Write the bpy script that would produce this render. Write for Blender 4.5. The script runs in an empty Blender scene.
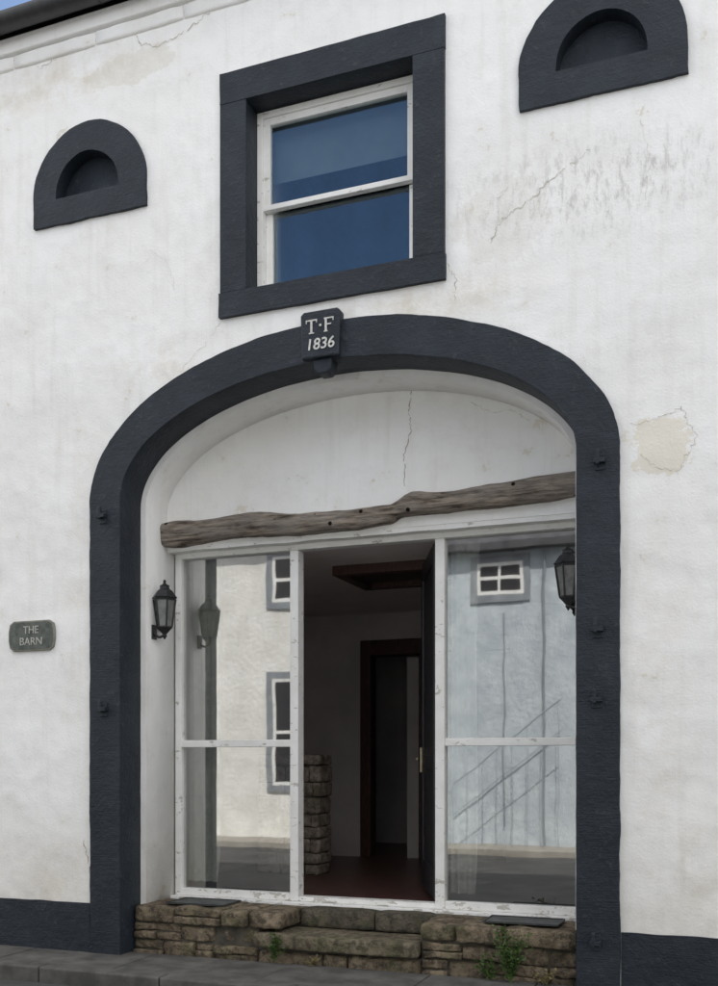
import bpy, bmesh, math, random
from mathutils import Vector, noise
random.seed(7)
D=bpy.data; C=bpy.context
sc=C.scene
EYE=1.42; P0=6.24; AL=math.radians(20.6)
# ---------------------------------------------------------------- materials
def newmat(name):
    m=D.materials.new(name); m.use_nodes=True
    nt=m.node_tree
    for n in list(nt.nodes): nt.nodes.remove(n)
    return m,nt,nt.nodes,nt.links
def N(nt,t,**k):
    n=nt.nodes.new(t)
    for a,b in k.items():
        if a.startswith('i_'): n.inputs[a[2:].replace('_',' ')].default_value=b
        else: setattr(n,a,b)
    return n
def noise_n(nt,vec,scale,detail=4,rough=.6):
    n=N(nt,'ShaderNodeTexNoise'); n.inputs['Scale'].default_value=scale
    n.inputs['Detail'].default_value=min(detail,4); n.inputs['Roughness'].default_value=rough
    nt.links.new(vec,n.inputs['Vector']); return n.outputs['Fac']
def ramp(nt,fac,a,b,c0=(0,0,0,1),c1=(1,1,1,1)):
    r=N(nt,'ShaderNodeValToRGB'); e=r.color_ramp.elements
    e[0].position=a;e[1].position=b;e[0].color=c0;e[1].color=c1
    nt.links.new(fac,r.inputs['Fac']); return r.outputs['Color']
def mixc(nt,fac,a,b,mode='MIX'):
    m=N(nt,'ShaderNodeMix',data_type='RGBA',blend_type=mode)
    for s,v in ((m.inputs[0],fac),(m.inputs[6],a),(m.inputs[7],b)):
        if isinstance(v,bpy.types.NodeSocket): nt.links.new(v,s)
        elif isinstance(v,(int,float)): s.default_value=v
        else: s.default_value=(v[0],v[1],v[2],1)
    return m.outputs[2]
def math_n(nt,op,a,b=0.0):
    m=N(nt,'ShaderNodeMath',operation=op)
    for i,v in enumerate((a,b)):
        if isinstance(v,bpy.types.NodeSocket): nt.links.new(v,m.inputs[i])
        else: m.inputs[i].default_value=v
    return m.outputs[0]
def coords(nt):
    return N(nt,'ShaderNodeTexCoord').outputs['Object']
def mapped(nt,vec,scale=(1,1,1),loc=(0,0,0)):
    m=N(nt,'ShaderNodeMapping'); m.inputs['Scale'].default_value=scale; m.inputs['Location'].default_value=loc
    nt.links.new(vec,m.inputs['Vector']); return m.outputs['Vector']
def finish(nt,col,rough=.8,bumps=(),spec=.3,metal=0):
    p=N(nt,'ShaderNodeBsdfPrincipled'); o=N(nt,'ShaderNodeOutputMaterial')
    if isinstance(col,bpy.types.NodeSocket): nt.links.new(col,p.inputs['Base Color'])
    else: p.inputs['Base Color'].default_value=(*col,1)
    if isinstance(rough,bpy.types.NodeSocket): nt.links.new(rough,p.inputs['Roughness'])
    else: p.inputs['Roughness'].default_value=rough
    p.inputs['Specular IOR Level'].default_value=spec
    p.inputs['Metallic'].default_value=metal
    prev=None
    for h,dist,st in bumps:
        b=N(nt,'ShaderNodeBump'); b.inputs['Distance'].default_value=dist; b.inputs['Strength'].default_value=st
        nt.links.new(h,b.inputs['Height'])
        if prev: nt.links.new(prev,b.inputs['Normal'])
        prev=b.outputs['Normal']
    if prev: nt.links.new(prev,p.inputs['Normal'])
    nt.links.new(p.outputs[0],o.inputs['Surface'])
def simple(name,c1,c2,scale=8,rough=.8,bs=40,bd=.004,stretch=(1,1,1),spec=.3,metal=0,bst=.6):
    m,nt,_,_=newmat(name); v=mapped(nt,coords(nt),stretch)
    f=noise_n(nt,v,scale,3)
    col=mixc(nt,ramp(nt,f,.35,.68),c1,c2)
    bb=()
    if bd>0: bb=((noise_n(nt,v,bs,3),bd,bst),)
    finish(nt,col,rough,bb,spec,metal)
    return m
def blob(nt,vec,cx,cz,rx,rz):
    v=mapped(nt,vec,(1/rx,0,1/rz),(-cx/rx,0,-cz/rz))
    l=N(nt,'ShaderNodeVectorMath',operation='LENGTH'); nt.links.new(v,l.inputs[0])
    r=N(nt,'ShaderNodeMapRange'); r.inputs['From Min'].default_value=1; r.inputs['From Max'].default_value=.35
    nt.links.new(l.outputs['Value'],r.inputs['Value']); return r.outputs[0]
def wall_mat():
    m,nt,_,_=newmat('white_render'); v=coords(nt)
    big=noise_n(nt,v,1.1,3)
    base=mixc(nt,ramp(nt,big,.35,.7),(.83,.82,.80),(.885,.88,.87))
    fine=noise_n(nt,v,5,4,.72)
    g=ramp(nt,fine,.50,.76)
    col=mixc(nt,math_n(nt,'MULTIPLY',g,.20),base,(.52,.49,.44))
    s=ramp(nt,noise_n(nt,mapped(nt,v,(7,7,.5)),1.3,4,.65),.52,.80)
    col=mixc(nt,math_n(nt,'MULTIPLY',s,.27),col,(.54,.51,.45))
    # grey mould spots high right
    mm=blob(nt,v,-.85,EYE+3.52,1.15,.38)
    sp=ramp(nt,noise_n(nt,mapped(nt,v,(1.6,1,.55)),14,4,.75),.49,.65)
    col=mixc(nt,math_n(nt,'MULTIPLY',math_n(nt,'MULTIPLY',mm,sp),.6),col,(.40,.39,.36))
    for (x,z,rx,rz,a,cc) in ((-.42,EYE+1.88,.27,.24,.6,(.74,.68,.55)),(-1.35,EYE+3.42,.40,.36,.28,(.70,.68,.63)),(-4.15,EYE+5.05,.5,.16,.35,(.68,.65,.57))):
        pm=ramp(nt,math_n(nt,'ADD',blob(nt,v,x,z,rx,rz),math_n(nt,'MULTIPLY',math_n(nt,'SUBTRACT',fine,.5),2.4)),.38,.43)
        col=mixc(nt,math_n(nt,'MULTIPLY',pm,a),col,cc)
    acc=None
    for (x,z,rx,rz,a) in ((-1.9,EYE+2.98,.9,.22,.85),(-5.0,EYE+5.1,1.6,.25,.9),(-4.75,EYE-.9,.5,.4,.6),(-.1,EYE-.7,.5,.6,.6),(-3.9,EYE+2.85,.7,.25,.7),(-4.5,EYE+1.3,.30,1.8,.4),(-.45,EYE+.4,.3,1.6,.4)):
        b=math_n(nt,'MULTIPLY',blob(nt,v,x,z,rx,rz),a)
        acc=b if acc is None else math_n(nt,'MAXIMUM',acc,b)
    n2=ramp(nt,noise_n(nt,v,3.3,4,.75),.42,.68)
    col=mixc(nt,math_n(nt,'MULTIPLY',math_n(nt,'MULTIPLY',acc,n2),.65),col,(.60,.53,.41))
    sep=N(nt,'ShaderNodeSeparateXYZ'); nt.links.new(v,sep.inputs[0])
    r=N(nt,'ShaderNodeMapRange'); r.inputs['From Min'].default_value=1.2; r.inputs['From Max'].default_value=.3
    nt.links.new(sep.outputs['Z'],r.inputs['Value'])
    col=mixc(nt,math_n(nt,'MULTIPLY',math_n(nt,'MULTIPLY',r.outputs[0],fine),.55),col,(.50,.45,.35))
    h3=noise_n(nt,v,60,3,.7)
    finish(nt,col,.85,((big,.12,.5),(fine,.012,.5),(h3,.0035,.7)),.2)
    return m
def black_paint():
    m,nt,_,_=newmat('black_painted_stone'); v=coords(nt)
    c=mixc(nt,ramp(nt,noise_n(nt,v,3.5,4),.35,.7),(.010,.015,.022),(.021,.028,.038))
    w=noise_n(nt,v,18,4,.75)
    c=mixc(nt,math_n(nt,'MULTIPLY',ramp(nt,w,.60,.74),.4),c,(.09,.09,.09))
    st=noise_n(nt,mapped(nt,v,(2,2,45)),3,2)
    finish(nt,c,.55,((st,.005,.5),(w,.018,.6)),.35)
    return m
def stone_mat(name='sandstone',c1=(.13,.10,.07),c2=(.25,.20,.14),dark=(.045,.04,.032)):
    m,nt,_,_=newmat(name); v=coords(nt)
    c=mixc(nt,ramp(nt,noise_n(nt,v,6,4),.35,.65),c1,c2)
    w=noise_n(nt,v,16,4,.75)
    c=mixc(nt,math_n(nt,'MULTIPLY',ramp(nt,w,.44,.60),.8),c,dark)
    g=ramp(nt,noise_n(nt,v,4.3,4,.7),.52,.68)
    c=mixc(nt,math_n(nt,'MULTIPLY',g,.5),c,(.08,.09,.04))
    finish(nt,c,.92,((w,.03,.8),),.15)
    return m
def paint_white():
    m,nt,_,_=newmat('weathered_white_paint'); v=coords(nt)
    c=mixc(nt,ramp(nt,noise_n(nt,v,6,3),.3,.7),(.74,.73,.70),(.84,.835,.82))
    f=noise_n(nt,mapped(nt,v,(.45,1,1)),22,4,.7)
    sep=N(nt,'ShaderNodeSeparateXYZ'); nt.links.new(v,sep.inputs[0])
    r=N(nt,'ShaderNodeMapRange'); r.inputs['From Min'].default_value=.6; r.inputs['From Max'].default_value=.32; r.inputs['To Max'].default_value=.07
    nt.links.new(sep.outputs['Z'],r.inputs['Value'])
    w=ramp(nt,math_n(nt,'ADD',f,r.outputs[0]),.61,.65)
    c=mixc(nt,math_n(nt,'MULTIPLY',w,.6),c,(.28,.24,.19))
    finish(nt,c,.55,((w,.002,-.6),),.35)
    return m
def beam_mat():
    m,nt,_,_=newmat('weathered_oak'); v=coords(nt)
    vm=mapped(nt,v,(.9,6,9))
    f=noise_n(nt,vm,4,4,.7)
    c=mixc(nt,ramp(nt,f,.36,.64),(.055,.042,.034),(.33,.28,.23))
    f2=noise_n(nt,mapped(nt,v,(1.2,1,3)),3,3)
    c=mixc(nt,ramp(nt,f2,.4,.7),c,mixc(nt,.6,c,(.29,.265,.24)))
    kn=N(nt,'ShaderNodeTexVoronoi'); kn.inputs['Scale'].default_value=7; nt.links.new(v,kn.inputs['Vector'])
    hole=ramp(nt,kn.outputs['Distance'],.09,.13,(1,1,1,1),(0,0,0,1))
    c=mixc(nt,hole,c,(.01,.008,.006))
    finish(nt,c,.85,((f,.02,.9),(hole,.01,-.8)),.15)
    return m
def glass(name,fac,tint=(1,1,1),wave=.0015):
    m,nt,_,_=newmat(name); v=coords(nt)
    g=N(nt,'ShaderNodeBsdfGlossy'); g.inputs['Roughness'].default_value=.02; g.inputs['Color'].default_value=(*tint,1)
    t=N(nt,'ShaderNodeBsdfTransparent'); t.inputs['Color'].default_value=(.86,.88,.87,1)
    b=N(nt,'ShaderNodeBump'); b.inputs['Distance'].default_value=wave; b.inputs['Strength'].default_value=1
    nt.links.new(noise_n(nt,v,5,0),b.inputs['Height']); nt.links.new(b.outputs[0],g.inputs['Normal'])
    x=N(nt,'ShaderNodeMixShader')
    f=N(nt,'ShaderNodeMapRange'); f.inputs['To Min'].default_value=fac*.8; f.inputs['To Max'].default_value=fac*1.18
    nt.links.new(noise_n(nt,mapped(nt,v,(2,2,.6)),3,3),f.inputs['Value'])
    nt.links.new(f.outputs[0],x.inputs[0]); nt.links.new(t.outputs[0],x.inputs[1]); nt.links.new(g.outputs[0],x.inputs[2])
    o=N(nt,'ShaderNodeOutputMaterial'); nt.links.new(x.outputs[0],o.inputs[0]); return m
M={}
M['wall']=wall_mat(); M['black']=black_paint(); M['stone']=stone_mat(); M['white']=paint_white(); M['beam']=beam_mat()
M['slab']=stone_mat('step_stone',(.12,.10,.07),(.20,.17,.12))
M['dstone']=stone_mat('dark_stone',(.07,.06,.047),(.14,.12,.09),(.04,.038,.032))
M['instone']=stone_mat('interior_rubble',(.22,.18,.15),(.36,.30,.25),(.12,.10,.08))
M['mortar']=simple('mortar',(.05,.045,.035),(.10,.09,.07),12)
M['glassG']=glass('window_glass',.30,wave=.00025)
M['glassU']=glass('sash_glass',.16,(.80,.92,1.0),wave=.0009)
M['iron']=simple('black_iron',(.010,.011,.013),(.02,.021,.023),20,.45,spec=.5,bd=0)
M['crack']=simple('crack_dirt',(.40,.36,.29),(.64,.60,.53),30,bd=0)
M['crackd']=simple('crack_deep',(.22,.19,.15),(.50,.46,.39),25,bd=0)
M['slate']=simple('slate',(.05,.055,.055),(.10,.105,.10),10,.6)
M['roof']=simple('roof_slate',(.05,.05,.055),(.10,.10,.11),5,.7,bd=0)
M['plaque']=simple('plaque_slate',(.07,.08,.072),(.13,.14,.125),25,.65)
M['plaqe']=simple('plaque_edge',(.17,.17,.14),(.25,.24,.20),25,.65)
M['letter']=simple('letter_paint',(.50,.50,.47),(.72,.71,.67),60,.6,bd=0)
M['letter2']=simple('letter_paint_dull',(.34,.34,.31),(.50,.49,.45),60,.6,bd=0)
M['asphalt']=simple('asphalt',(.05,.05,.05),(.085,.083,.08),3,.9,160,.004)
M['pave']=simple('pavement_stone',(.06,.058,.055),(.12,.115,.105),5,.85,60,.004)
M['fpave']=simple('far_pavement_concrete',(.26,.24,.21),(.36,.34,.30),5,.85,60,.004)
M['inwall']=simple('interior_plaster',(.40,.35,.34),(.48,.43,.41),2,bd=0)
M['ceil']=simple('interior_ceiling',(.66,.59,.57),(.72,.65,.63),2,bd=0)
M['tile']=simple('quarry_tiles',(.07,.035,.03),(.12,.06,.05),9,.35,bd=0)
M['wood']=simple('dark_red_wood',(.035,.018,.014),(.08,.034,.026),9,.45,stretch=(6,6,1),bd=0)
M['door']=simple('dark_door_paint',(.012,.012,.016),(.03,.028,.032),9,.4,stretch=(6,6,1),spec=.5,bd=0)
M['dark']=simple('dark_board',(.05,.04,.035),(.08,.065,.055),4,bd=0)
M['curtain']=simple('curtain_cloth',(.50,.48,.44),(.64,.61,.56),20,bd=0)
M['blind']=simple('roller_blind',(.20,.25,.30),(.26,.31,.36),3,bd=0)
M['brass']=simple('aged_brass',(.45,.38,.25),(.6,.5,.33),20,.35,metal=.8,bd=0)
M['frost']=simple('lantern_glass',(.10,.105,.10),(.2,.2,.19),12,.15,spec=.6,bd=0)
M['oppw']=simple('opposite_white',(.68,.67,.63),(.81,.80,.77),3.5,bs=12,bd=.03)
M['oppb']=simple('opposite_blue',(.42,.47,.51),(.54,.59,.62),3.5,bs=12,bd=.03)
M['oppg']=simple('opposite_grey',(.20,.19,.18),(.30,.29,.27),3,bd=0)
M['trimg']=simple('opposite_trim',(.20,.22,.24),(.28,.30,.32),8,bd=0)
M['rail']=simple('galvanised_rail',(.28,.32,.35),(.34,.38,.41),8,bd=0)
M['leaf']=simple('weed_leaf',(.035,.07,.02),(.09,.14,.035),30,.6,bd=0)
M['leafd']=simple('dry_leaf',(.16,.13,.06),(.22,.19,.09),30,.7,bd=0)
# ---------------------------------------------------------------- helpers
def empty(name,loc=(0,0,0)):
    e=D.objects.new(name,None); e.location=loc; sc.collection.objects.link(e); return e
def add(name,me,mat,parent=None,smooth=False):
    o=D.objects.new(name,me); sc.collection.objects.link(o)
    if mat: me.materials.clear(); me.materials.append(mat)
    if smooth:
        for p in me.polygons: p.use_smooth=True
    if parent: 
        o.parent=parent
        o.location=-Vector(parent.location)
    return o
def bev(o,w=.005,s=2):
    b=o.modifiers.new('bevel','BEVEL'); b.width=w; b.segments=s; b.limit_method='ANGLE'; b.angle_limit=math.radians(40); return o
def slab(name,loops,y0,y1,mat,parent=None,bw=0):
    cu=D.curves.new(name,'CURVE'); cu.dimensions='2D'; cu.fill_mode='BOTH'; cu.extrude=(y1-y0)/2
    for lp in loops:
        s=cu.splines.new('POLY'); s.points.add(len(lp)-1); s.use_cyclic_u=True
        for i,(x,z) in enumerate(lp): s.points[i].co=(x,z,0,1)
    o=D.objects.new('tmp',cu); sc.collection.objects.link(o); C.view_layer.update()
    dg=C.evaluated_depsgraph_get(); me=D.meshes.new_from_object(o.evaluated_get(dg))
    D.objects.remove(o); D.curves.remove(cu)
    ym=(y0+y1)/2
    for v in me.vertices: x,z,t=v.co; v.co=(x,ym-t,z)
    bm=bmesh.new(); bm.from_mesh(me); bmesh.ops.remove_doubles(bm,verts=bm.verts,dist=1e-5)
    bmesh.ops.recalc_face_normals(bm,faces=bm.faces); bm.to_mesh(me); bm.free()
    me.name=name
    ob=add(name,me,mat,parent)
    if bw: bev(ob,bw)
    return ob
def boxbm(bm,x0,x1,y0,y1,z0,z1):
    vs=[bm.verts.new((x,y,z)) for x in (x0,x1) for y in (y0,y1) for z in (z0,z1)]
    for f in ((0,1,3,2),(4,6,7,5),(0,4,5,1),(2,3,7,6),(0,2,6,4),(1,5,7,3)): bm.faces.new([vs[i] for i in f])
def boxes(name,L,mat,parent=None,bw=.004):
    bm=bmesh.new()
    for b in L: boxbm(bm,*b)
    bmesh.ops.recalc_face_normals(bm,faces=bm.faces)
    me=D.meshes.new(name); bm.to_mesh(me); bm.free()
    o=add(name,me,mat,parent)
    if bw: bev(o,bw)
    return o
def lathe(bm,prof,n,cx,cy,rot=0,close=False):
    rings=[]
    for r,z in prof:
        rings.append([bm.verts.new((cx+r*math.cos(rot+2*math.pi*i/n),cy+r*math.sin(rot+2*math.pi*i/n),z)) for i in range(n)])
    for a,b in zip(rings,rings[1:]):
        for i in range(n): bm.faces.new((a[i],a[(i+1)%n],b[(i+1)%n],b[i]))
    bm.faces.new(rings[0][::-1]); bm.faces.new(rings[-1])
def tube(bm,pts,r,n=8):
    pts=[Vector(p) for p in pts]; rings=[]
    for i,p in enumerate(pts):
        d=(pts[min(i+1,len(pts)-1)]-pts[max(i-1,0)]).normalized()
        a=d.orthogonal().normalized(); b=d.cross(a)
        if rings:
            a0=(rings[-1][0].co-pts[i-1]); a=(a0-d*a0.dot(d)).normalized(); b=d.cross(a)
        rr=r[i] if isinstance(r,(list,tuple)) else r
        rings.append([bm.verts.new(p+a*rr*math.cos(2*math.pi*k/n)+b*rr*math.sin(2*math.pi*k/n)) for k in range(n)])
    for A,B in zip(rings,rings[1:]):
        for k in range(n): bm.faces.new((A[k],A[(k+1)%n],B[(k+1)%n],B[k]))
    bm.faces.new(rings[0][::-1]); bm.faces.new(rings[-1])
def done(bm,name,mat,parent=None,smooth=False):
    bmesh.ops.recalc_face_normals(bm,faces=bm.faces)
    me=D.meshes.new(name); bm.to_mesh(me); bm.free(); return add(name,me,mat,parent,smooth)
def rock(bm,x0,x1,y0,y1,z0,z1,amp=.008,seed=0):
    t=bmesh.new(); boxbm(t,0,1,0,1,0,1)
    bmesh.ops.subdivide_edges(t,edges=t.edges[:],cuts=7,use_grid_fill=True)
    dx,dy,dz=x1-x0,y1-y0,z1-z0; r=min(dx,dy,dz)*.2
    vm={}
    for v in t.verts:
        p=Vector((x0+v.co.x*dx,y0+v.co.y*dy,z0+v.co.z*dz))
        c=Vector((min(max(p.x,x0+r),x1-r),min(max(p.y,y0+r),y1-r),min(max(p.z,z0+r),z1-r)))
        d=p-c
        if d.length>1e-6: p=c+d.normalized()*r
        q=p*9+Vector((seed*3.1,0,0)); nv=noise.noise_vector(q)+.5*noise.noise_vector(q*2.7)
        p+=nv*amp
        vm[v]=bm.verts.new(p)
    for f in t.faces: bm.faces.new([vm[v] for v in f.verts])
    t.free()
def ellarc(cx,z0,a,b,n=48,ph0=0,ph1=math.pi):
    return [(cx+a*math.cos(ph0+(ph1-ph0)*i/n),z0+b*math.sin(ph0+(ph1-ph0)*i/n)) for i in range(n+1)]
def ribbon(name,pts,w,y,mat,parent,jit=.012,sub=14,seed=1):
    rnd=random.Random(seed); bm=bmesh.new(); P=[]
    for (a,b) in zip(pts,pts[1:]):
        for i in range(sub):
            t=i/sub; x=a[0]+(b[0]-a[0])*t; z=a[1]+(b[1]-a[1])*t
            P.append((x+rnd.uniform(-jit,jit),z+rnd.uniform(-jit,jit)))
    P.append(pts[-1]); prev=None
    for i,(x,z) in enumerate(P):
        q=P[min(i+1,len(P)-1)]; p=P[max(i-1,0)]; d=Vector((q[0]-p[0],q[1]-p[1]))
        if d.length<1e-6: d=Vector((1,0))
        d.normalize(); ww=w*rnd.uniform(.15,1)
        a=bm.verts.new((x-d.y*ww,y,z+d.x*ww)); b=bm.verts.new((x+d.y*ww,y,z-d.x*ww))
        if prev and rnd.random()>.06: bm.faces.new((prev[0],prev[1],b,a))
        prev=(a,b)
    return done(bm,name,mat,parent)
def wob(L,a=.003,f=6,seed=0):
    out=[]
    for x,z in L:
        nv=noise.noise_vector(Vector((x*f+seed,z*f,seed*1.7)))
        n2=noise.noise_vector(Vector((x*f*5+seed,z*f*5,seed*2.7)))
        out.append((x+nv.x*a+n2.x*a*.4,z+nv.y*a+n2.y*a*.4))
    return out
def dens(L,step=.05,closed=True):
    out=[]
    for i,(x,z) in enumerate(L):
        if i==len(L)-1 and not closed: out.append((x,z)); break
        x2,z2=L[(i+1)%len(L)]; n=max(1,int(math.hypot(x2-x,z2-z)/step))
        for k in range(n): out.append((x+(x2-x)*k/n,z+(z2-z)*k/n))
    return out
E=EYE
CX=-2.556; SP=E+1.90
house=empty('barn_house')
# ---------------------------------------------------------------- front wall
EAV=E+5.49
XL,XR=-11.0,4.5
def rectloop(x0,x1,z0,z1): return [(x0,z0),(x1,z0),(x1,z1),(x0,z1)]
def lun(cx,z0,a,st,b,n=28): return [(cx-a,z0),(cx+a,z0)]+ellarc(cx,z0+st,a,b,n)
WX0,WX1,WZ0,WZ1=-3.377,-1.747,E+3.095,E+4.80
ix0,ix1,iz0,iz1=-3.172,-1.962,E+3.265,E+4.585
LL=(-4.476,E+4.01); LR=(-.763,E+4.065)
holes=[rectloop(ix0-.03,ix1+.03,iz0-.03,iz1+.03),
       lun(LL[0],LL[1]+.17,.30,.03,.31),lun(LR[0],LR[1]+.17,.31,.03,.32)]
def archnotch(a,b):
    return [(XL,-.2),(CX-a,-.2)]+ellarc(CX,SP,a,b,56)[::-1]+[(CX+a,-.2),(XR,-.2),(XR,EAV),(XL,EAV)]
slab('front_wall_outer',[archnotch(1.70,.84)]+holes,0,.249,M['wall'],house)
slab('front_wall_inner',[archnotch(1.60,.75)]+[rectloop(ix0-.01,ix1+.01,iz0-.01,iz1+.01)],.2495,.72,M['wall'],house)
ty=[(CX-1.62,E+1.66),(CX+1.62,E+1.66),(CX+1.62,SP)]+ellarc(CX,SP,1.62,.77,48)[1:-1]+[(CX-1.62,SP)]
slab('tympanum',[ty],.55,.69,M['wall'],house)
# arch surround: one smooth painted band
A0,B0,A1,B1=1.905,1.05,1.644,.79
band=dens([(CX+A0,-.15),(CX+A0,SP)],.03,False)[:-1]+ellarc(CX,SP,A0,B0,110)+dens([(CX-A0,SP),(CX-A0,-.15)],.03,False)[1:]
inner=dens([(CX-A1,-.15),(CX-A1,SP)],.06,False)[:-1]+ellarc(CX,SP,A1,B1,72)[::-1]+dens([(CX+A1,SP),(CX+A1,-.15)],.06,False)[1:]
slab('arch_surround',[wob(band,.007,5,1)+wob(inner,.003,5,2)],-.028,.248,M['black'],house,.006)
# keystone date block
kx=-2.60; kz0=E+2.70; kz1=E+3.015
slab('date_keystone',[[(kx-.135,kz0),(kx+.135,kz0),(kx+.145,kz1-.02),(kx+.12,kz1),(kx-.12,kz1),(kx-.145,kz1-.02)]],-.065,.10,M['black'],house,.01)
slab('keystone_drop',[[(kx-.055,kz0-.075),(kx-.03,kz0-.095),(kx+.04,kz0-.095),(kx+.065,kz0-.07),(kx+.075,kz0+.0),(kx-.07,kz0+.0)]],-.036,.08,M['black'],house,.012)
def text(s,x,z,size,y,mat,name,parent,sx=1,shear=0,off=0):
    cu=D.curves.new(name,'FONT'); cu.body=s; cu.size=size; cu.align_x='CENTER'; cu.align_y='CENTER'; cu.extrude=.002; cu.shear=shear; cu.offset=off
    o=D.objects.new('tmp',cu); sc.collection.objects.link(o); C.view_layer.update()
    me=D.meshes.new_from_object(o.evaluated_get(C.evaluated_depsgraph_get())); D.objects.remove(o)
    for v in me.vertices: a,b,c=v.co; v.co=(x+a*sx,y-c,z+b)
    return add(name,me,mat,parent)
def serif(name,L,y,mat,parent):
    return boxes(name,[(a,b,y-.002-.0001*i,y+.002,c,d) for i,(a,b,c,d) in enumerate(L)],mat,parent,0)
zt=kz1-.105
yk=-.0672
def T(x,z,h,w,t): return [(x-w,x+w,z+h-t*.6,z+h),(x-t*.5,x+t*.5,z-h,z+h-t*.6),(x-t*1.3,x+t*1.3,z-h-.004,z-h+.003),(x-w,x-w+.006,z+h-.022,z+h-t*.6),(x+w-.006,x+w,z+h-.022,z+h-t*.6)]
def F(x,z,h,w,t): return [(x-w,x+w,z+h-t*.6,z+h),(x-w+.006,x-w+.006+t,z-h,z+h-t*.6),(x-w,x-w+.012+t,z-h-.004,z-h+.003),(x+w-.006,x+w,z+h-.024,z+h-t*.6),(x-w+.006+t,x+w*.5,z-.004,z+.004)]
serif('letters_tf',T(kx-.062,zt,.045,.040,.014)+F(kx+.064,zt,.045,.034,.014)+[(kx-.004,kx+.010,zt-.006,zt+.008)],yk,M['letter'],house)
text('1836',kx,kz0+.085,.105,yk,M['letter'],'date_1836',house,1.0,.12,.001)
# upper window surround (outer edges a little irregular, inner edges true)
topedge=wob(dens([(WX1,iz1+.02),(WX1,WZ1),(WX0,WZ1),(WX0,iz1+.02)],.05,False),.004,7,3)
slab('sash_surround_head',[[(WX0,iz1),(WX1,iz1)]+topedge],-.030,.16,M['black'],house,.003)
boted=wob(dens([(WX0-.008,iz0-.02),(WX0-.008,WZ0),(WX1+.004,WZ0),(WX1+.004,iz0-.02)],.05,False),.005,7,4)
slab('sash_surround_sill',[boted+[(WX1+.004,iz0-.001),(WX0-.008,iz0-.001)]],-.034,.16,M['black'],house,.003)
slab('sash_surround_jamb_1',[rectloop(WX0+.002,ix0,iz0+.002,iz1-.003)],-.0295,.15,M['black'],house,.003)
slab('sash_surround_jamb_2',[rectloop(ix1,WX1-.002,iz0+.002,iz1-.003)],-.0305,.15,M['black'],house,.003)
# sash window
sash=empty('sash_window'); sash.parent=house
fx0,fx1,fz0,fz1=ix0+.001,ix1-.001,iz0+.001,iz1-.004
zr=E+3.93
L=[(fx0,fx0+.045,.14,.22,fz0,fz1),(fx1-.045,fx1,.14,.22,fz0,fz1),(fx0+.045,fx1-.045,.14,.22,fz1-.045,fz1),(fx0+.045,fx1-.045,.135,.22,fz0,fz0+.04)]
a,b=fx0+.045,fx1-.045
L+=[(a,a+.05,.155,.195,zr-.02,fz1-.045),(b-.05,b,.155,.195,zr-.02,fz1-.045),(a+.05,b-.05,.155,.195,fz1-.095,fz1-.045),(a,b,.15,.197,zr-.045,zr-.02+.012)]
L+=[(a,a+.05,.198,.235,fz0+.04,zr-.046),(b-.05,b,.198,.235,fz0+.04,zr-.046),(a+.05,b-.05,.198,.235,fz0+.04,fz0+.10)]
boxes('sash_frame',L,M['white'],sash,.004)
boxes('sash_panes',[(a+.049,b-.049,.174,.178,zr-.01,fz1-.094),(a+.049,b-.049,.214,.218,fz0+.099,zr-.045)],M['glassU'],sash,0)
boxes('roller_blind',[(a-.02,b+.02,.30,.302,zr+.22,fz1)],M['blind'],sash,0)
# lunettes
for i,(cx,z0) in enumerate((LL,LR)):
    w=.492 if i==0 else .505
    out=lun(cx,z0,w,.22,w); inn=lun(cx-(.012 if i==0 else .0),z0+.19,.275,.02,.29)
    slab('lunette_surround_%d'%(i+1),[wob(dens(out,.03),.008,7,8+i),wob(inn,.004,7,5)],-.028,.10,M['black'],house,.006)
    slab('lunette_infill_%d'%(i+1),[lun(cx,z0+.16,.32,.03,.33)],.085,.14,M['black'],house)
# plinth
def plinth(nm,xa,xb,top):
    lp=[(xa,-.1),(xb,-.1)]+[(xb+(xa-xb)*i/160,top+.006*noise.noise(Vector(((xb+(xa-xb)*i/160)*6,0,0)))) for i in range(161)]
    slab(nm,[lp],-.016,.05,M['black'],house,.004)
plinth('plinth_left',XL,CX-A0-.008,.36); plinth('plinth_right',CX+A0+.008,XR,.375)
# eaves course, gutter, roof
boxes('eaves_course',[(XL,XR,-.045,.1,EAV-.10,EAV+.02)],M['wall'],house,.012)
bm=bmesh.new(); rnd=random.Random(2); x=XL
while x<XR:
    w=rnd.uniform(.5,.9); rock(bm,x+.003,x+w-.003,-.022,.09,EAV-.21,EAV-.104,.006,int(x*7)); x+=w
done(bm,'wall_head_stones',M['wall'],house,True)
bm=bmesh.new()
rings=[]
for x in (XL,XR):
    rr=[]
    for k in range(13):
        an=math.pi+math.pi*k/12; rr.append(bm.verts.new((x,-.15+.075*math.cos(an),EAV+.07+.075*math.sin(an))))
    rings.append(rr)
for k in range(12): bm.faces.new((rings[0][k],rings[0][k+1],rings[1][k+1],rings[1][k]))
g=done(bm,'gutter',M['iron'],house,True); so=g.modifiers.new('s','SOLIDIFY'); so.thickness=.008
bm=bmesh.new()
x=XL+.4
while x<XR:
    tube(bm,[(x,-.15+.082*math.cos(math.pi+math.pi*k/8),EAV+.07+.082*math.sin(math.pi+math.pi*k/8)) for k in range(9)],.008,6); x+=.9
done(bm,'gutter_brackets',M['iron'],house)
RY=3.8; RZ=EAV+2.6
bm=bmesh.new()
rows=22
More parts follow.
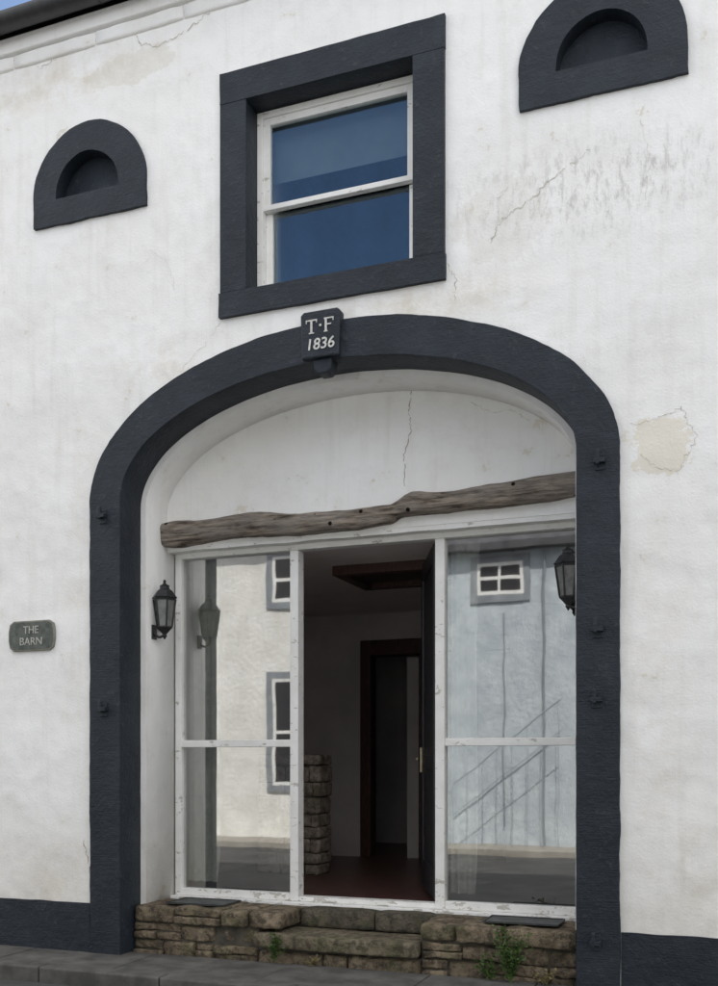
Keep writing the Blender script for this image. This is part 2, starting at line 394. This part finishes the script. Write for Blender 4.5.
for r in range(rows):
    f0=r/rows; f1=(r+1)/rows+.012
    y0=-.13+(RY+.13)*f0; z0=EAV+.13+(RZ-EAV-.13)*f0; y1=-.13+(RY+.13)*f1; z1=EAV+.13+(RZ-EAV-.13)*f1
    x=XL-.1+(.15 if r%2 else 0)
    while x<XR:
        j=random.uniform(0,.01)
        vs=[(x,y0,z0+.012+j),(x+.295,y0,z0+.012+j),(x+.295,y1,z1+.002),(x,y1,z1+.002)]
        q=[bm.verts.new(v) for v in vs]; q2=[bm.verts.new((v[0],v[1],v[2]-.012)) for v in vs]
        bm.faces.new(q); bm.faces.new((q[0],q2[0],q2[1],q[1])); x+=.3
done(bm,'roof_slates',M['roof'],house)
bm=bmesh.new()
vs=[(XL,-.12,EAV+.105),(XR,-.12,EAV+.105),(XR,RY,RZ-.03),(XL,RY,RZ-.03),(XL,7.6,EAV),(XR,7.6,EAV)]
q=[bm.verts.new(v) for v in vs]; bm.faces.new(q[:4]); bm.faces.new((q[3],q[2],q[5],q[4]))
done(bm,'roof_deck',M['roof'],house)
boxes('rear_and_gable_walls',[(XL,XR,7.3,7.6,-.1,EAV),(XL,XL+.3,.73,7.29,-.1,EAV),(XR-.3,XR,.73,7.29,-.1,EAV)],M['oppw'],house,0)
bm=bmesh.new()
for x in (XL+.01,XR-.01):
    q=[bm.verts.new(v) for v in ((x,0,EAV),(x,7.6,EAV),(x,RY,RZ-.04))]; bm.faces.new(q)
done(bm,'gables',M['oppw'],house)
# ---------------------------------------------------------------- beam
def interp(tab,x):
    for (a,b),(c,d) in zip(tab,tab[1:]):
        if a<=x<=c:
            t=(x-a)/(c-a); t=t*t*(3-2*t); return b+(d-b)*t
    return tab[0][1] if x<tab[0][0] else tab[-1][1]
def px(pxx,py,d):
    u=(pxx-359)/1000; s=(P0+d)/(math.cos(AL)+u*math.sin(AL)); return (s*(-math.sin(AL)+u*math.cos(AL)), E+s*(760-py)/1000)
top=[px(*p,.47) for p in ((158,523),(175,520),(200,519),(250,511),(300,512),(350,509),(388,504),(412,491),(440,491),(500,482),(540,475),(590,468))]
bot=[px(*p,.47) for p in ((158,546),(175,546),(230,537),(300,533),(350,528),(385,523),(402,515),(440,511),(500,505),(540,500),(590,492))]
bm=bmesh.new(); rings=[]; nx=150
x0,x1=CX-1.63,CX+1.64
for i in range(nx+1):
    x=x0+(x1-x0)*i/nx; zt_=interp(top,x); zb=interp(bot,x); zm=(zt_+zb)/2; hz=(zt_-zb)/2; ring=[]
    for k in range(20):
        an=2*math.pi*k/20; c,s_=math.cos(an),math.sin(an)
        cc=math.copysign(abs(c)**.5,c); ss=math.copysign(abs(s_)**.6,s_)
        y=.535+cc*.085; z=zm+ss*hz
        nv=noise.noise(Vector((x*3,y*14,z*14))); n2=noise.noise(Vector((x*14,y*30,z*40+5)))
        y+=nv*.012+n2*.006; z+=nv*.010+n2*.006
        ring.append(bm.verts.new((x,y,z)))
    rings.append(ring)
for A,B in zip(rings,rings[1:]):
    for k in range(20): bm.faces.new((A[k],A[(k+1)%20],B[(k+1)%20],B[k]))
bm.faces.new(rings[0]); bm.faces.new(rings[-1][::-1])
done(bm,'oak_lintel_beam',M['beam'],house,True)
bm=bmesh.new(); 
xs=[x0+.03+(x1-x0-.06)*i/60 for i in range(61)]
f0=[];
for x in xs:
    zt_=interp(bot,x)+.03; zb=E+1.625+.006*noise.noise(Vector((x*4,0,0)))
    f0.append([bm.verts.new(v) for v in ((x,.56,zb),(x,.545,zt_),(x,.70,zt_),(x,.70,zb))])
for A,B in zip(f0,f0[1:]):
    for k in range(4): bm.faces.new((A[k],A[(k+1)%4],B[(k+1)%4],B[k]))
done(bm,'lintel_fascia',M['white'],house)
# ---------------------------------------------------------------- glazed screen
scr=empty('glazed_entrance_screen'); scr.parent=house
zb=E-1.065; zt2=E+1.645; X0=-4.150; X1=-.962; m1=(-3.150,-3.082); m2=(-2.010,-1.940)
ya,yb=.66,.74
L=[(X0,X0+.055,ya,yb,zb,zt2),(X1-.055,X1,ya,yb,zb,zt2),(X0+.055,X1-.055,ya-.01,yb,zt2-.06,zt2),
   (m1[0],m1[1],ya-.005,yb+.02,zb,zt2-.061),(m2[0],m2[1],ya-.005,yb+.02,zb,zt2-.061),
   (X0+.055,m1[0],ya+.002,yb,zb,zb+.055),(m2[1],X1-.055,ya+.002,yb,zb,zb+.055),(m1[1],m2[0],ya+.004,yb+.03,zb,zb+.035),
   (X0+.055,m1[0],ya+.002,yb,E+.10,E+.155),(m2[1],X1-.055,ya+.002,yb,E+.10,E+.155)]
boxes('screen_frame',L,M['white'],scr,.004)
boxes('screen_sill',[(X0-.02,X1+.02,.60,.78,zb-.035,zb-.001)],M['white'],scr,.006)
G=[]
for xa,xb in ((X0+.05,m1[0]+.005),(m2[1]-.005,X1-.05)):
    G+=[(xa,xb,.70,.705,zb+.05,E+.105),(xa,xb,.70,.705,E+.15,zt2-.055)]
boxes('screen_panes',G,M['glassG'],scr,0)
hx,hy=-2.02,.765; dx,dy=-.36,.86; ang=math.atan2(dy,dx)
def leafbox(L,name,mat,b=.004):
    bm=bmesh.new()
    for q in L: boxbm(bm,*q)
    for v in bm.verts:
        u,w,z=v.co; v.co=(hx+u*math.cos(ang)-w*math.sin(ang),hy+u*math.sin(ang)+w*math.cos(ang),z)
    o=done(bm,name,mat,scr); bev(o,b); return o
leafbox([(0,.93,-.018,.018,zb+.05,zt2-.07)],'door_leaf',M['door'])
leafbox([(.02,.12,-.03,.03,zb+.05,zt2-.07),(.82,.93,-.03,.03,zb+.05,zt2-.07),(.12,.82,-.03,.03,zb+.05,zb+.27),(.12,.82,-.03,.03,zt2-.2,zt2-.07),(.12,.82,-.03,.03,E-.08,E+.04)],'door_rails',M['door'])
leafbox([(.86,.89,-.045,-.028,E-.10,E+.10),(.74,.885,-.075,-.06,E+.0,E+.018),(.872,.888,-.07,-.04,E+0,E+.018),(.86,.89,.028,.045,E-.10,E+.10),(.88,1.0,.06,.075,E+.0,E+.018)],'door_handle',M['brass'],.003)
# ---------------------------------------------------------------- interior hall
IX0,IX1,IY=-4.6,-.5,4.15; FZ=zb-.005; CZ=E+1.62
boxes('hall_floor',[(IX0,IX1,.79,6.05,FZ-.1,FZ)],M['tile'],house,0)
boxes('hall_ceiling',[(XL+.3,XR-.3,.73,7.29,CZ,CZ+.2)],M['ceil'],house,0)
boxes('hall_walls',[(IX0-.1,IX0,.73,IY,FZ,CZ),(IX1,IX1+.1,.73,IY,FZ,CZ),(IX0,-3.80,IY,IY+.12,FZ,CZ),(-2.2,IX1,IY,IY+.12,FZ,CZ),(-3.80,-2.2,IY,IY+.12,E+1.2,CZ),
      (-3.35,-2.2,IY+.02,IY+.1,FZ,E+1.12)],M['inwall'],house,0)
boxes('back_passage',[(-4.4,-1.6,6.0,6.1,FZ,CZ)],M['inwall'],house,0)
boxes('inner_door_frame',[(-3.88,-3.76,IY-.04,IY+.16,FZ,E+1.32),(-3.76,-2.2,IY-.04,IY+.16,E+1.15,E+1.32),(-3.2,-3.08,IY-.05,IY+.2,FZ,E+1.15)],M['wood'],house,.01)
boxes('inner_door',[(-3.08,-2.25,IY-.03,IY+.01,FZ,E+1.14),(-2.98,-2.65,IY-.045,IY-.03,E-.8,E+.0),(-2.98,-2.65,IY-.045,IY-.03,E+.1,E+.95)],M['wood'],house,.01)
hz=CZ-.03
boxes('ceiling_hatch',[(-3.15,-2.1,1.5,1.6,hz-.05,hz+.031),(-3.15,-2.1,2.2,2.3,hz-.05,hz+.031),(-3.15,-3.05,1.6,2.2,hz-.05,hz+.031),(-2.2,-2.1,1.6,2.2,hz-.05,hz+.031)],M['wood'],house,.006)
boxes('hatch_board',[(-3.05,-2.2,1.6,2.2,hz,hz+.028)],M['dark'],house,0)
bm=bmesh.new(); rnd=random.Random(3)
z=FZ; s=0
while z<E+.05:
    h=rnd.uniform(.08,.17); x=-4.25
    for k in range(3):
        w=rnd.uniform(.17,.30); w=min(w,-3.60+rnd.uniform(-.01,.012)-x) if k==2 else w
        rock(bm,x,x+w-.008,2.3+rnd.uniform(-.01,.01),2.62,z,z+h-.008,.010,s); x+=w; s+=1
    z+=h
done(bm,'interior_stone_pier',M['instone'],house,True)
boxes('pier_core',[(-4.24,-3.64,2.33,2.6,FZ,E+.02)],M['mortar'],house,0)
def curtain(x0,x1,y,z0,z1,name,amp=.022,fold=.085):
    bm=bmesh.new(); n=int((x1-x0)/.008); nz=14; g=[]
    for j in range(nz+1):
        z=z0+(z1-z0)*j/nz; tt=j/nz
        row=[]
        for i in range(n+1):
            x=x0+(x1-x0)*i/n*(.85+.15*tt+.06*math.sin(tt*7))
            row.append(bm.verts.new((x,y+amp*math.sin(2*math.pi*(x-x0)/fold+tt*1.3)*(1.2-.4*tt),z)))
        g.append(row)
    for a,b in zip(g,g[1:]):
        for i in range(n): bm.faces.new((a[i],a[i+1],b[i+1],b[i]))
    return done(bm,name,M['curtain'],house,True)
curtain(-4.10,-3.80,.79,zb+.1,zt2-.07,'curtain_left')
curtain(-1.93,-1.72,.79,zb+.1,zt2-.07,'curtain_right')
# ---------------------------------------------------------------- stone threshold
bm=bmesh.new(); rnd=random.Random(11); s=0
TZ=E-1.075
def row(x0,x1,z0,z1,y0,y1,wm,amp=.008):
    global s
    x=x0
    while x<x1-.02:
        w=rnd.uniform(wm*.5,wm*1.5)
        if x1-(x+w)<wm*.5: w=x1-x
        if rnd.random()<.25 and z1-z0>.1 and wm<.4:
            zm=z0+(z1-z0)*rnd.uniform(.4,.6)
            rock(bm,x+.003,x+w-.003,y0+rnd.uniform(-.02,.02),y1,z0+.003,zm-.003,amp,s); rock(bm,x+.003,x+w-.003,y0+rnd.uniform(-.02,.02),y1,zm+.003,z1-.003,amp,s+50)
        else:
            rock(bm,x+.003,x+w-.003,y0+rnd.uniform(-.02,.02),y1,z0+.002+rnd.uniform(-.012,.006),z1-.003+rnd.uniform(-.010,.006),amp,s)
        s+=1; x+=w
row(-4.19,-2.98,TZ-.125,TZ,.12,.58,.36,.010); row(-4.19,-3.17,TZ-.25,TZ-.13,.15,.5,.28,.015); row(-4.19,-3.17,-.04,TZ-.255,.14,.5,.30,.015)
row(-1.965,-.925,TZ-.13,TZ,.12,.58,.42,.010); row(-1.95,-.925,TZ-.24,TZ-.135,.14,.5,.24,.015); row(-1.95,-.925,-.04,TZ-.245,.14,.5,.30,.015)
row(-3.16,-1.96,-.04,.085,.13,.5,.34,.012)
done(bm,'threshold_stones',M['stone'],house,True)
bm=bmesh.new(); rock(bm,-3.165,-1.965,.07,.47,.10,.205,.009,77); done(bm,'step_slab',M['slab'],house,True)
bm=bmesh.new(); rock(bm,-2.97,-2.4,.44,.66,.20,TZ-.006,.004,78); rock(bm,-2.395,-1.975,.44,.66,.20,TZ-.006,.004,79); done(bm,'riser_stone',M['dstone'],house,True)
boxes('threshold_mortar',[(-4.195,-.918,.17,.50,-.1,.09),(-4.195,-3.17,.17,.50,.09,TZ-.02),(-1.96,-.918,.17,.50,.09,TZ-.02),(-4.15,-.96,.50,.60,.09,TZ-.015),(-4.15,-.96,.60,.78,-.05,TZ-.02)],M['mortar'],house,0)
for nm,(a,b,c,d) in (('slate_doormat',(-3.98,-3.50,.24,.54)),('slate_doormat',(-1.56,-1.06,.22,.50))):
    e=empty(nm,((a+b)/2,(c+d)/2,TZ+.02))
    boxes('tray_base',[(a,b,c,d,TZ+.004,TZ+.009)],M['slate'],e,.002)
    boxes('tray_rim',[(a,b,c,c+.010,TZ+.009,TZ+.015),(a,b,d-.010,d,TZ+.009,TZ+.015),(a,a+.010,c+.010,d-.010,TZ+.009,TZ+.015),(b-.010,b,c+.010,d-.010,TZ+.009,TZ+.015)],M['iron'],e,.002)
# ---------------------------------------------------------------- pintles
bm=bmesh.new()
for p in ((600,462),(598,630),(597,700),(596,943),(103,517),(104,710)):
    x,z=px(*p,-.03)
    boxbm(bm,x-.035,x+.035,-.075,-.02,z-.012,z+.016); lathe(bm,[(.014,z-.02),(.016,z+.06),(.012,z+.07)],10,x+(-.012),-.062)
    boxbm(bm,x-.028,x+.028,-.036,-.02,z-.05,z+.05)
o=done(bm,'hinge_pintles',M['black'],house); bev(o,.004)
# ---------------------------------------------------------------- cracks
def pl(L,d=0): return [px(a,b,d) for a,b in L]
ci=0
for L,w,m in (
  (((128,20),(140,44),(158,47),(178,36),(200,20),(222,4)),.005,'crack'),
  (((0,66),(22,60),(40,68),(57,58)),.004,'crack'),
  (((490,245),(500,222),(524,205),(545,186),(572,164),(590,150)),.0035,'crack'),
  (((500,222),(497,200),(508,188)),.002,'crack'),
  (((448,262),(456,280),(455,300)),.003,'crack'),
  (((632,425),(660,418),(682,408),(690,425),(698,435),(688,452),(680,470),(655,468),(640,455)),.0022,'crack'),
  (((84,840),(90,870),(92,892)),.005,'crackd'),
  (((640,120),(650,160),(646,200)),.0015,'crack'),
  (((150,250),(168,262),(175,290)),.0012,'crack'),
  (((180,372),(205,345),(221,322)),.0018,'crack')):
    ribbon('wall_crack_%d'%ci,pl(L),w,-.0025,M[m],house,.012,11,ci+3); ci+=1
ribbon('wall_crack_%d'%ci,pl(((413,385),(409,410),(411,430),(404,455),(405,486)),.548),.004,.5475,M['crackd'],house,.007,10,31); ci+=1
ribbon('wall_crack_%d'%ci,pl(((470,402),(490,412),(512,410),(530,420)),.548),.0018,.5475,M['crack'],house,.007,10,32)
# ---------------------------------------------------------------- lanterns
def lantern(wx,sgn,ly,zc,off):
    cx=wx+sgn*off
    e=empty('wall_lantern',(cx,ly,zc)); cy=ly
    bm=bmesh.new()
    lathe(bm,[(.094,zc+.105),(.100,zc+.112),(.088,zc+.125),(.060,zc+.165),(.040,zc+.178),(.036,zc+.200),(.042,zc+.203),(.018,zc+.215),(.010,zc+.228),(.014,zc+.238),(.003,zc+.252)],6,cx,cy,.26)
    lathe(bm,[(.058,zc-.105),(.064,zc-.115),(.050,zc-.128),(.030,zc-.150),(.016,zc-.165),(.020,zc-.178),(.012,zc-.190),(.003,zc-.205)],6,cx,cy,.26)
    lathe(bm,[(.086,zc+.090),(.090,zc+.104)],6,cx,cy,.26)
    for i in range(6):
        a=.26+i*math.pi/3
        tube(bm,[(cx+.058*math.cos(a),cy+.058*math.sin(a),zc-.108),(cx+.088*math.cos(a),cy+.088*math.sin(a),zc+.100)],.007,6)
    pts=[(cx,cy,zc-.165)]+[(cx-sgn*off*t,cy,zc-.165-.03*math.sin(t*math.pi)+.02*t) for t in (.2,.4,.6,.8,.97)]
    tube(bm,pts,.010,8)
    boxbm(bm,min(wx,wx+sgn*.012),max(wx,wx+sgn*.012),cy-.03,cy+.03,zc-.20,zc-.09)
    o=done(bm,'lantern_metalwork',M['iron'],e); bev(o,.002)
    bm=bmesh.new(); lathe(bm,[(.053,zc-.105),(.081,zc+.095)],6,cx,cy,.26); done(bm,'lantern_panes',M['frost'],e)
lz=px(160,613,.36)[1]
lantern(CX-1.60,1,.355,lz,.098); lantern(CX+1.60,-1,.56,E+1.21,.094)
# ---------------------------------------------------------------- name plaque
pa=px(10,622,0); pb=px(56,651,0); pc=((pa[0]+pb[0])/2,(px(33,636,0)[1]))
hw=(pb[0]-pa[0])/2; hh=.115
def cap(hw,hh,c): return [(pc[0]-hw+c,pc[1]-hh),(pc[0]+hw-c,pc[1]-hh),(pc[0]+hw-.25*c,pc[1]-hh+.5*c),(pc[0]+hw,pc[1]-hh*.3),(pc[0]+hw,pc[1]+hh*.3),(pc[0]+hw-.25*c,pc[1]+hh-.5*c),(pc[0]+hw-c,pc[1]+hh),(pc[0]-hw+c,pc[1]+hh),(pc[0]-hw+.25*c,pc[1]+hh-.5*c),(pc[0]-hw,pc[1]+hh*.3),(pc[0]-hw,pc[1]-hh*.3),(pc[0]-hw+.25*c,pc[1]-hh+.5*c)]
e=empty('name_plaque',(pc[0],0,pc[1]))
slab('plaque_body',[cap(hw,hh,.05)],-.02,.002,M['plaqe'],e,.004)
slab('plaque_face',[cap(hw-.012,hh-.012,.045)],-.0225,-.005,M['plaque'],e,0)
text('THE',pc[0],pc[1]+.042,.082,-.024,M['letter2'],'text_the',e,.95)
text('BARN',pc[0],pc[1]-.045,.082,-.024,M['letter2'],'text_barn',e,1.0)
# ---------------------------------------------------------------- ground
bm=bmesh.new(); q=[bm.verts.new(v) for v in ((-400,-400,-.104),(400,-400,-.104),(400,400,-.104),(-400,400,-.104))]; bm.faces.new(q); done(bm,'ground',M['asphalt'])
boxes('road',[(-120,120,-8.0,-.62,-.2,-.10)],M['asphalt'],None,0)
pv=empty('pavement'); bm=bmesh.new(); x=-30; rnd=random.Random(5)
while x<25:
    w=rnd.uniform(.7,1.1); boxbm(bm,x+.004,x+w-.004,-.455,.12,-.2,rnd.uniform(-.003,.003)); x+=w
o=done(bm,'paving_flags',M['pave'],pv); bev(o,.006)
bm=bmesh.new(); x=-30
while x<25:
    w=rnd.uniform(.8,1.0); boxbm(bm,x+.004,x+w-.004,-.60,-.46,-.2,.004); x+=w
o=done(bm,'kerb_stones',M['pave'],pv); bev(o,.015,3)
boxes('bedding',[(-30,25,-.58,.1,-.2,-.02)],M['mortar'],pv,0)
boxes('far_pavement',[(-30,25,-9,-8.0,-.2,0.0)],M['fpave'],pv,.01)
# ---------------------------------------------------------------- opposite houses
def opp(name,x0,x1,y,H,mat,wins,depth=6):
    e=empty(name,((x0+x1)/2,y,0))
    boxes('walls',[(x0,x1,y-depth,y,-.1,H)],mat,e,0)
    for i,(a,b,c,d) in enumerate(wins):
        s_=.12
        boxes('window_surround_%d'%i,[(a-s_,a,y-.01,y+.03,c-s_,d+s_),(b,b+s_,y-.01,y+.03,c-s_,d+s_),(a,b,y-.01,y+.03,d,d+s_),(a,b,y-.01,y+.04,c-s_,c)],M['trimg'],e,0)
        mx=(a+b)/2; mz=(c+d)/2
        boxes('window_frame_%d'%i,[(a,a+.06,y+.002,y+.02,c,d),(b-.06,b,y+.002,y+.02,c,d),(a,b,y+.003,y+.018,mz-.03,mz+.03),(a,b,y+.003,y+.021,d-.06,d),(a,b,y+.003,y+.021,c,c+.06),(mx-.02,mx+.02,y+.004,y+.022,c,d)],M['white'],e,0)
        boxes('window_glass_%d'%i,[(a,b,y-.004,y+.006,c,d)],M['door'],e,0)
    bm=bmesh.new(); q=[bm.verts.new(v) for v in ((x0,y+.25,H),(x1,y+.25,H),(x1,y-3,H+2.0),(x0,y-3,H+2.0),(x0,y-depth,H),(x1,y-depth,H),(x0,y+.25,H-.12),(x1,y+.25,H-.12),(x0,y,H-.12),(x1,y,H-.12))]
    bm.faces.new(q[:4]); bm.faces.new((q[3],q[2],q[5],q[4])); bm.faces.new((q[0],q[6],q[7],q[1])); bm.faces.new((q[6],q[8],q[9],q[7]))
    bm.faces.new((q[0],q[4],q[3])); bm.faces.new((q[1],q[2],q[5]))
    done(bm,'roof',M['roof'],e); return e
OY=-9.0
opp('white_cottage',-9.15,-5.3,OY,5.5,M['oppw'],[(-7.95,-7.0,4.3,5.15),(-7.95,-7.0,.95,2.9)])
b=opp('blue_cottage',-5.29,3.5,OY+.05,5.05,M['oppb'],[(-4.1,-3.3,4.2,4.75),(-.6,.4,3.4,4.6),(-.6,.4,.9,2.2)])
opp('grey_cottage',-18,-9.16,OY-.3,5.6,M['oppg'],[(-14,-13,3.4,4.8),(-14,-13,.9,2.3)])
opp('cream_cottage',3.51,14,OY,5.3,M['oppw'],[(6,7,3.4,4.6),(6,7,.9,2.3)])
bm=bmesh.new(); tube(bm,[(-2.95,OY+.12,-.1),(-2.95,OY+.12,4.9)],.022); tube(bm,[(-3.62,OY+.10,.3),(-3.62,OY+.10,3.9)],.012)
done(bm,'drainpipe',M['trimg'],b)
rl=empty('handrail'); bm=bmesh.new(); tube(bm,[(-4.4,OY+.5,1.0),(-2.6,OY+.5,2.4)],.014); tube(bm,[(-4.4,OY+.5,.5),(-2.6,OY+.5,1.9)],.008)
for k in range(8):
    x=-4.4+k*.25; z=1.0+1.4/1.8*k*.25; tube(bm,[(x,OY+.5,0),(x,OY+.5,z)],.006)
done(bm,'rails',M['rail'],rl)
# ---------------------------------------------------------------- weeds
def weed(name,x,y,z,h,n,spread,mat,seed):
    rnd=random.Random(seed); e=empty(name,(x,y,z)); bm=bmesh.new()
    for i in range(n):
        a=rnd.uniform(0,2*math.pi); L=h*rnd.uniform(.45,1); sp=spread*rnd.uniform(.2,1)
        p=[Vector((x+sp*math.cos(a)*t**1.4+rnd.uniform(-.006,.006),y-abs(sp*math.sin(a))*t**1.4*.6,z+L*(t-.25*t*t*sp/spread))) for t in (0,.25,.5,.75,1)]
        tube(bm,p,[.0025,.002,.002,.0015,.001],4)
        for k in range(int(6+L*34)):
            t=rnd.uniform(.15,1); j=min(int(t*4),3); c=p[j].lerp(p[j+1],t*4-j)
            d=Vector((rnd.uniform(-1,1),rnd.uniform(-1,.3),rnd.uniform(-.3,.8))).normalized(); l=rnd.uniform(.014,.034); sd=d.cross(Vector((rnd.uniform(-1,1),rnd.uniform(-1,1),rnd.uniform(-1,1)))).normalized()*l*.3
            q=[c,c+d*l*.5+sd,c+d*l,c+d*l*.5-sd]; bm.faces.new([bm.verts.new(v) for v in q])
    done(bm,'stems_and_leaves',mat,e)
gx=lambda p,d:px(p,900,d)[0]
weed('weed_plant',gx(510,.03),.06,.0,.44,40,.17,M['leaf'],1)
weed('weed_plant',gx(488,.03),.08,.0,.20,18,.12,M['leaf'],2)
weed('weed_plant',gx(272,.03),.07,.02,.26,14,.13,M['leaf'],3)
weed('weed_plant',gx(310,.03),.09,.0,.09,9,.10,M['leafd'],4)
weed('weed_plant',gx(545,.03),.08,.0,.12,10,.10,M['leafd'],5)
# ---------------------------------------------------------------- world, sun, camera
el=math.radians(52); az=math.radians(15)
w=D.worlds.new('World'); sc.world=w; w.use_nodes=True; nt=w.node_tree
for n_ in list(nt.nodes): nt.nodes.remove(n_)
sky=N(nt,'ShaderNodeTexSky',sky_type='NISHITA',sun_disc=False,sun_elevation=el,sun_rotation=az,air_density=1.0,dust_density=.8,ozone_density=2.5)
bg=N(nt,'ShaderNodeBackground'); bg.inputs['Strength'].default_value=.15
o=N(nt,'ShaderNodeOutputWorld')
tc=N(nt,'ShaderNodeTexCoord').outputs['Generated']
cl=ramp(nt,noise_n(nt,mapped(nt,tc,(1,1,1.6)),2.6,4,.6),.36,.52)
fac=cl
for dv,r0,r1 in (((-.36,-.80,.48),.25,.50),((-.688,.81,.76),.10,.3)):
    dvn=Vector(dv).normalized()
    dn=N(nt,'ShaderNodeVectorMath',operation='DISTANCE'); nt.links.new(tc,dn.inputs[0]); dn.inputs[1].default_value=dvn
    mr=N(nt,'ShaderNodeMapRange'); mr.inputs['From Min'].default_value=r0; mr.inputs['From Max'].default_value=r1
    nt.links.new(dn.outputs['Value'],mr.inputs['Value'])
    fac=math_n(nt,'MULTIPLY',fac,mr.outputs[0])
col=mixc(nt,math_n(nt,'MULTIPLY',fac,.92),sky.outputs[0],(16.3,16.1,15.9))
nt.links.new(col,bg.inputs['Color']); nt.links.new(bg.outputs[0],o.inputs[0])
sl=D.lights.new('sun','SUN'); sl.energy=5; sl.angle=math.radians(.5); sl.color=(1,.95,.88)
so=D.objects.new('sun',sl); sc.collection.objects.link(so)
d=Vector((math.sin(az)*math.cos(el),math.cos(az)*math.cos(el),math.sin(el)))
so.rotation_euler=d.to_track_quat('Z','Y').to_euler()
cam=D.cameras.new('camera'); co=D.objects.new('camera',cam); sc.collection.objects.link(co)
co.location=(0,-P0,E); co.rotation_euler=(math.radians(90),0,AL)
cam.sensor_fit='VERTICAL'; cam.sensor_height=36; cam.lens=36*1000/986; cam.shift_y=(760-493)/986; cam.clip_end=1500
sc.camera=co
sc.view_settings.view_transform='Standard'; sc.view_settings.look='None'; sc.view_settings.exposure=0
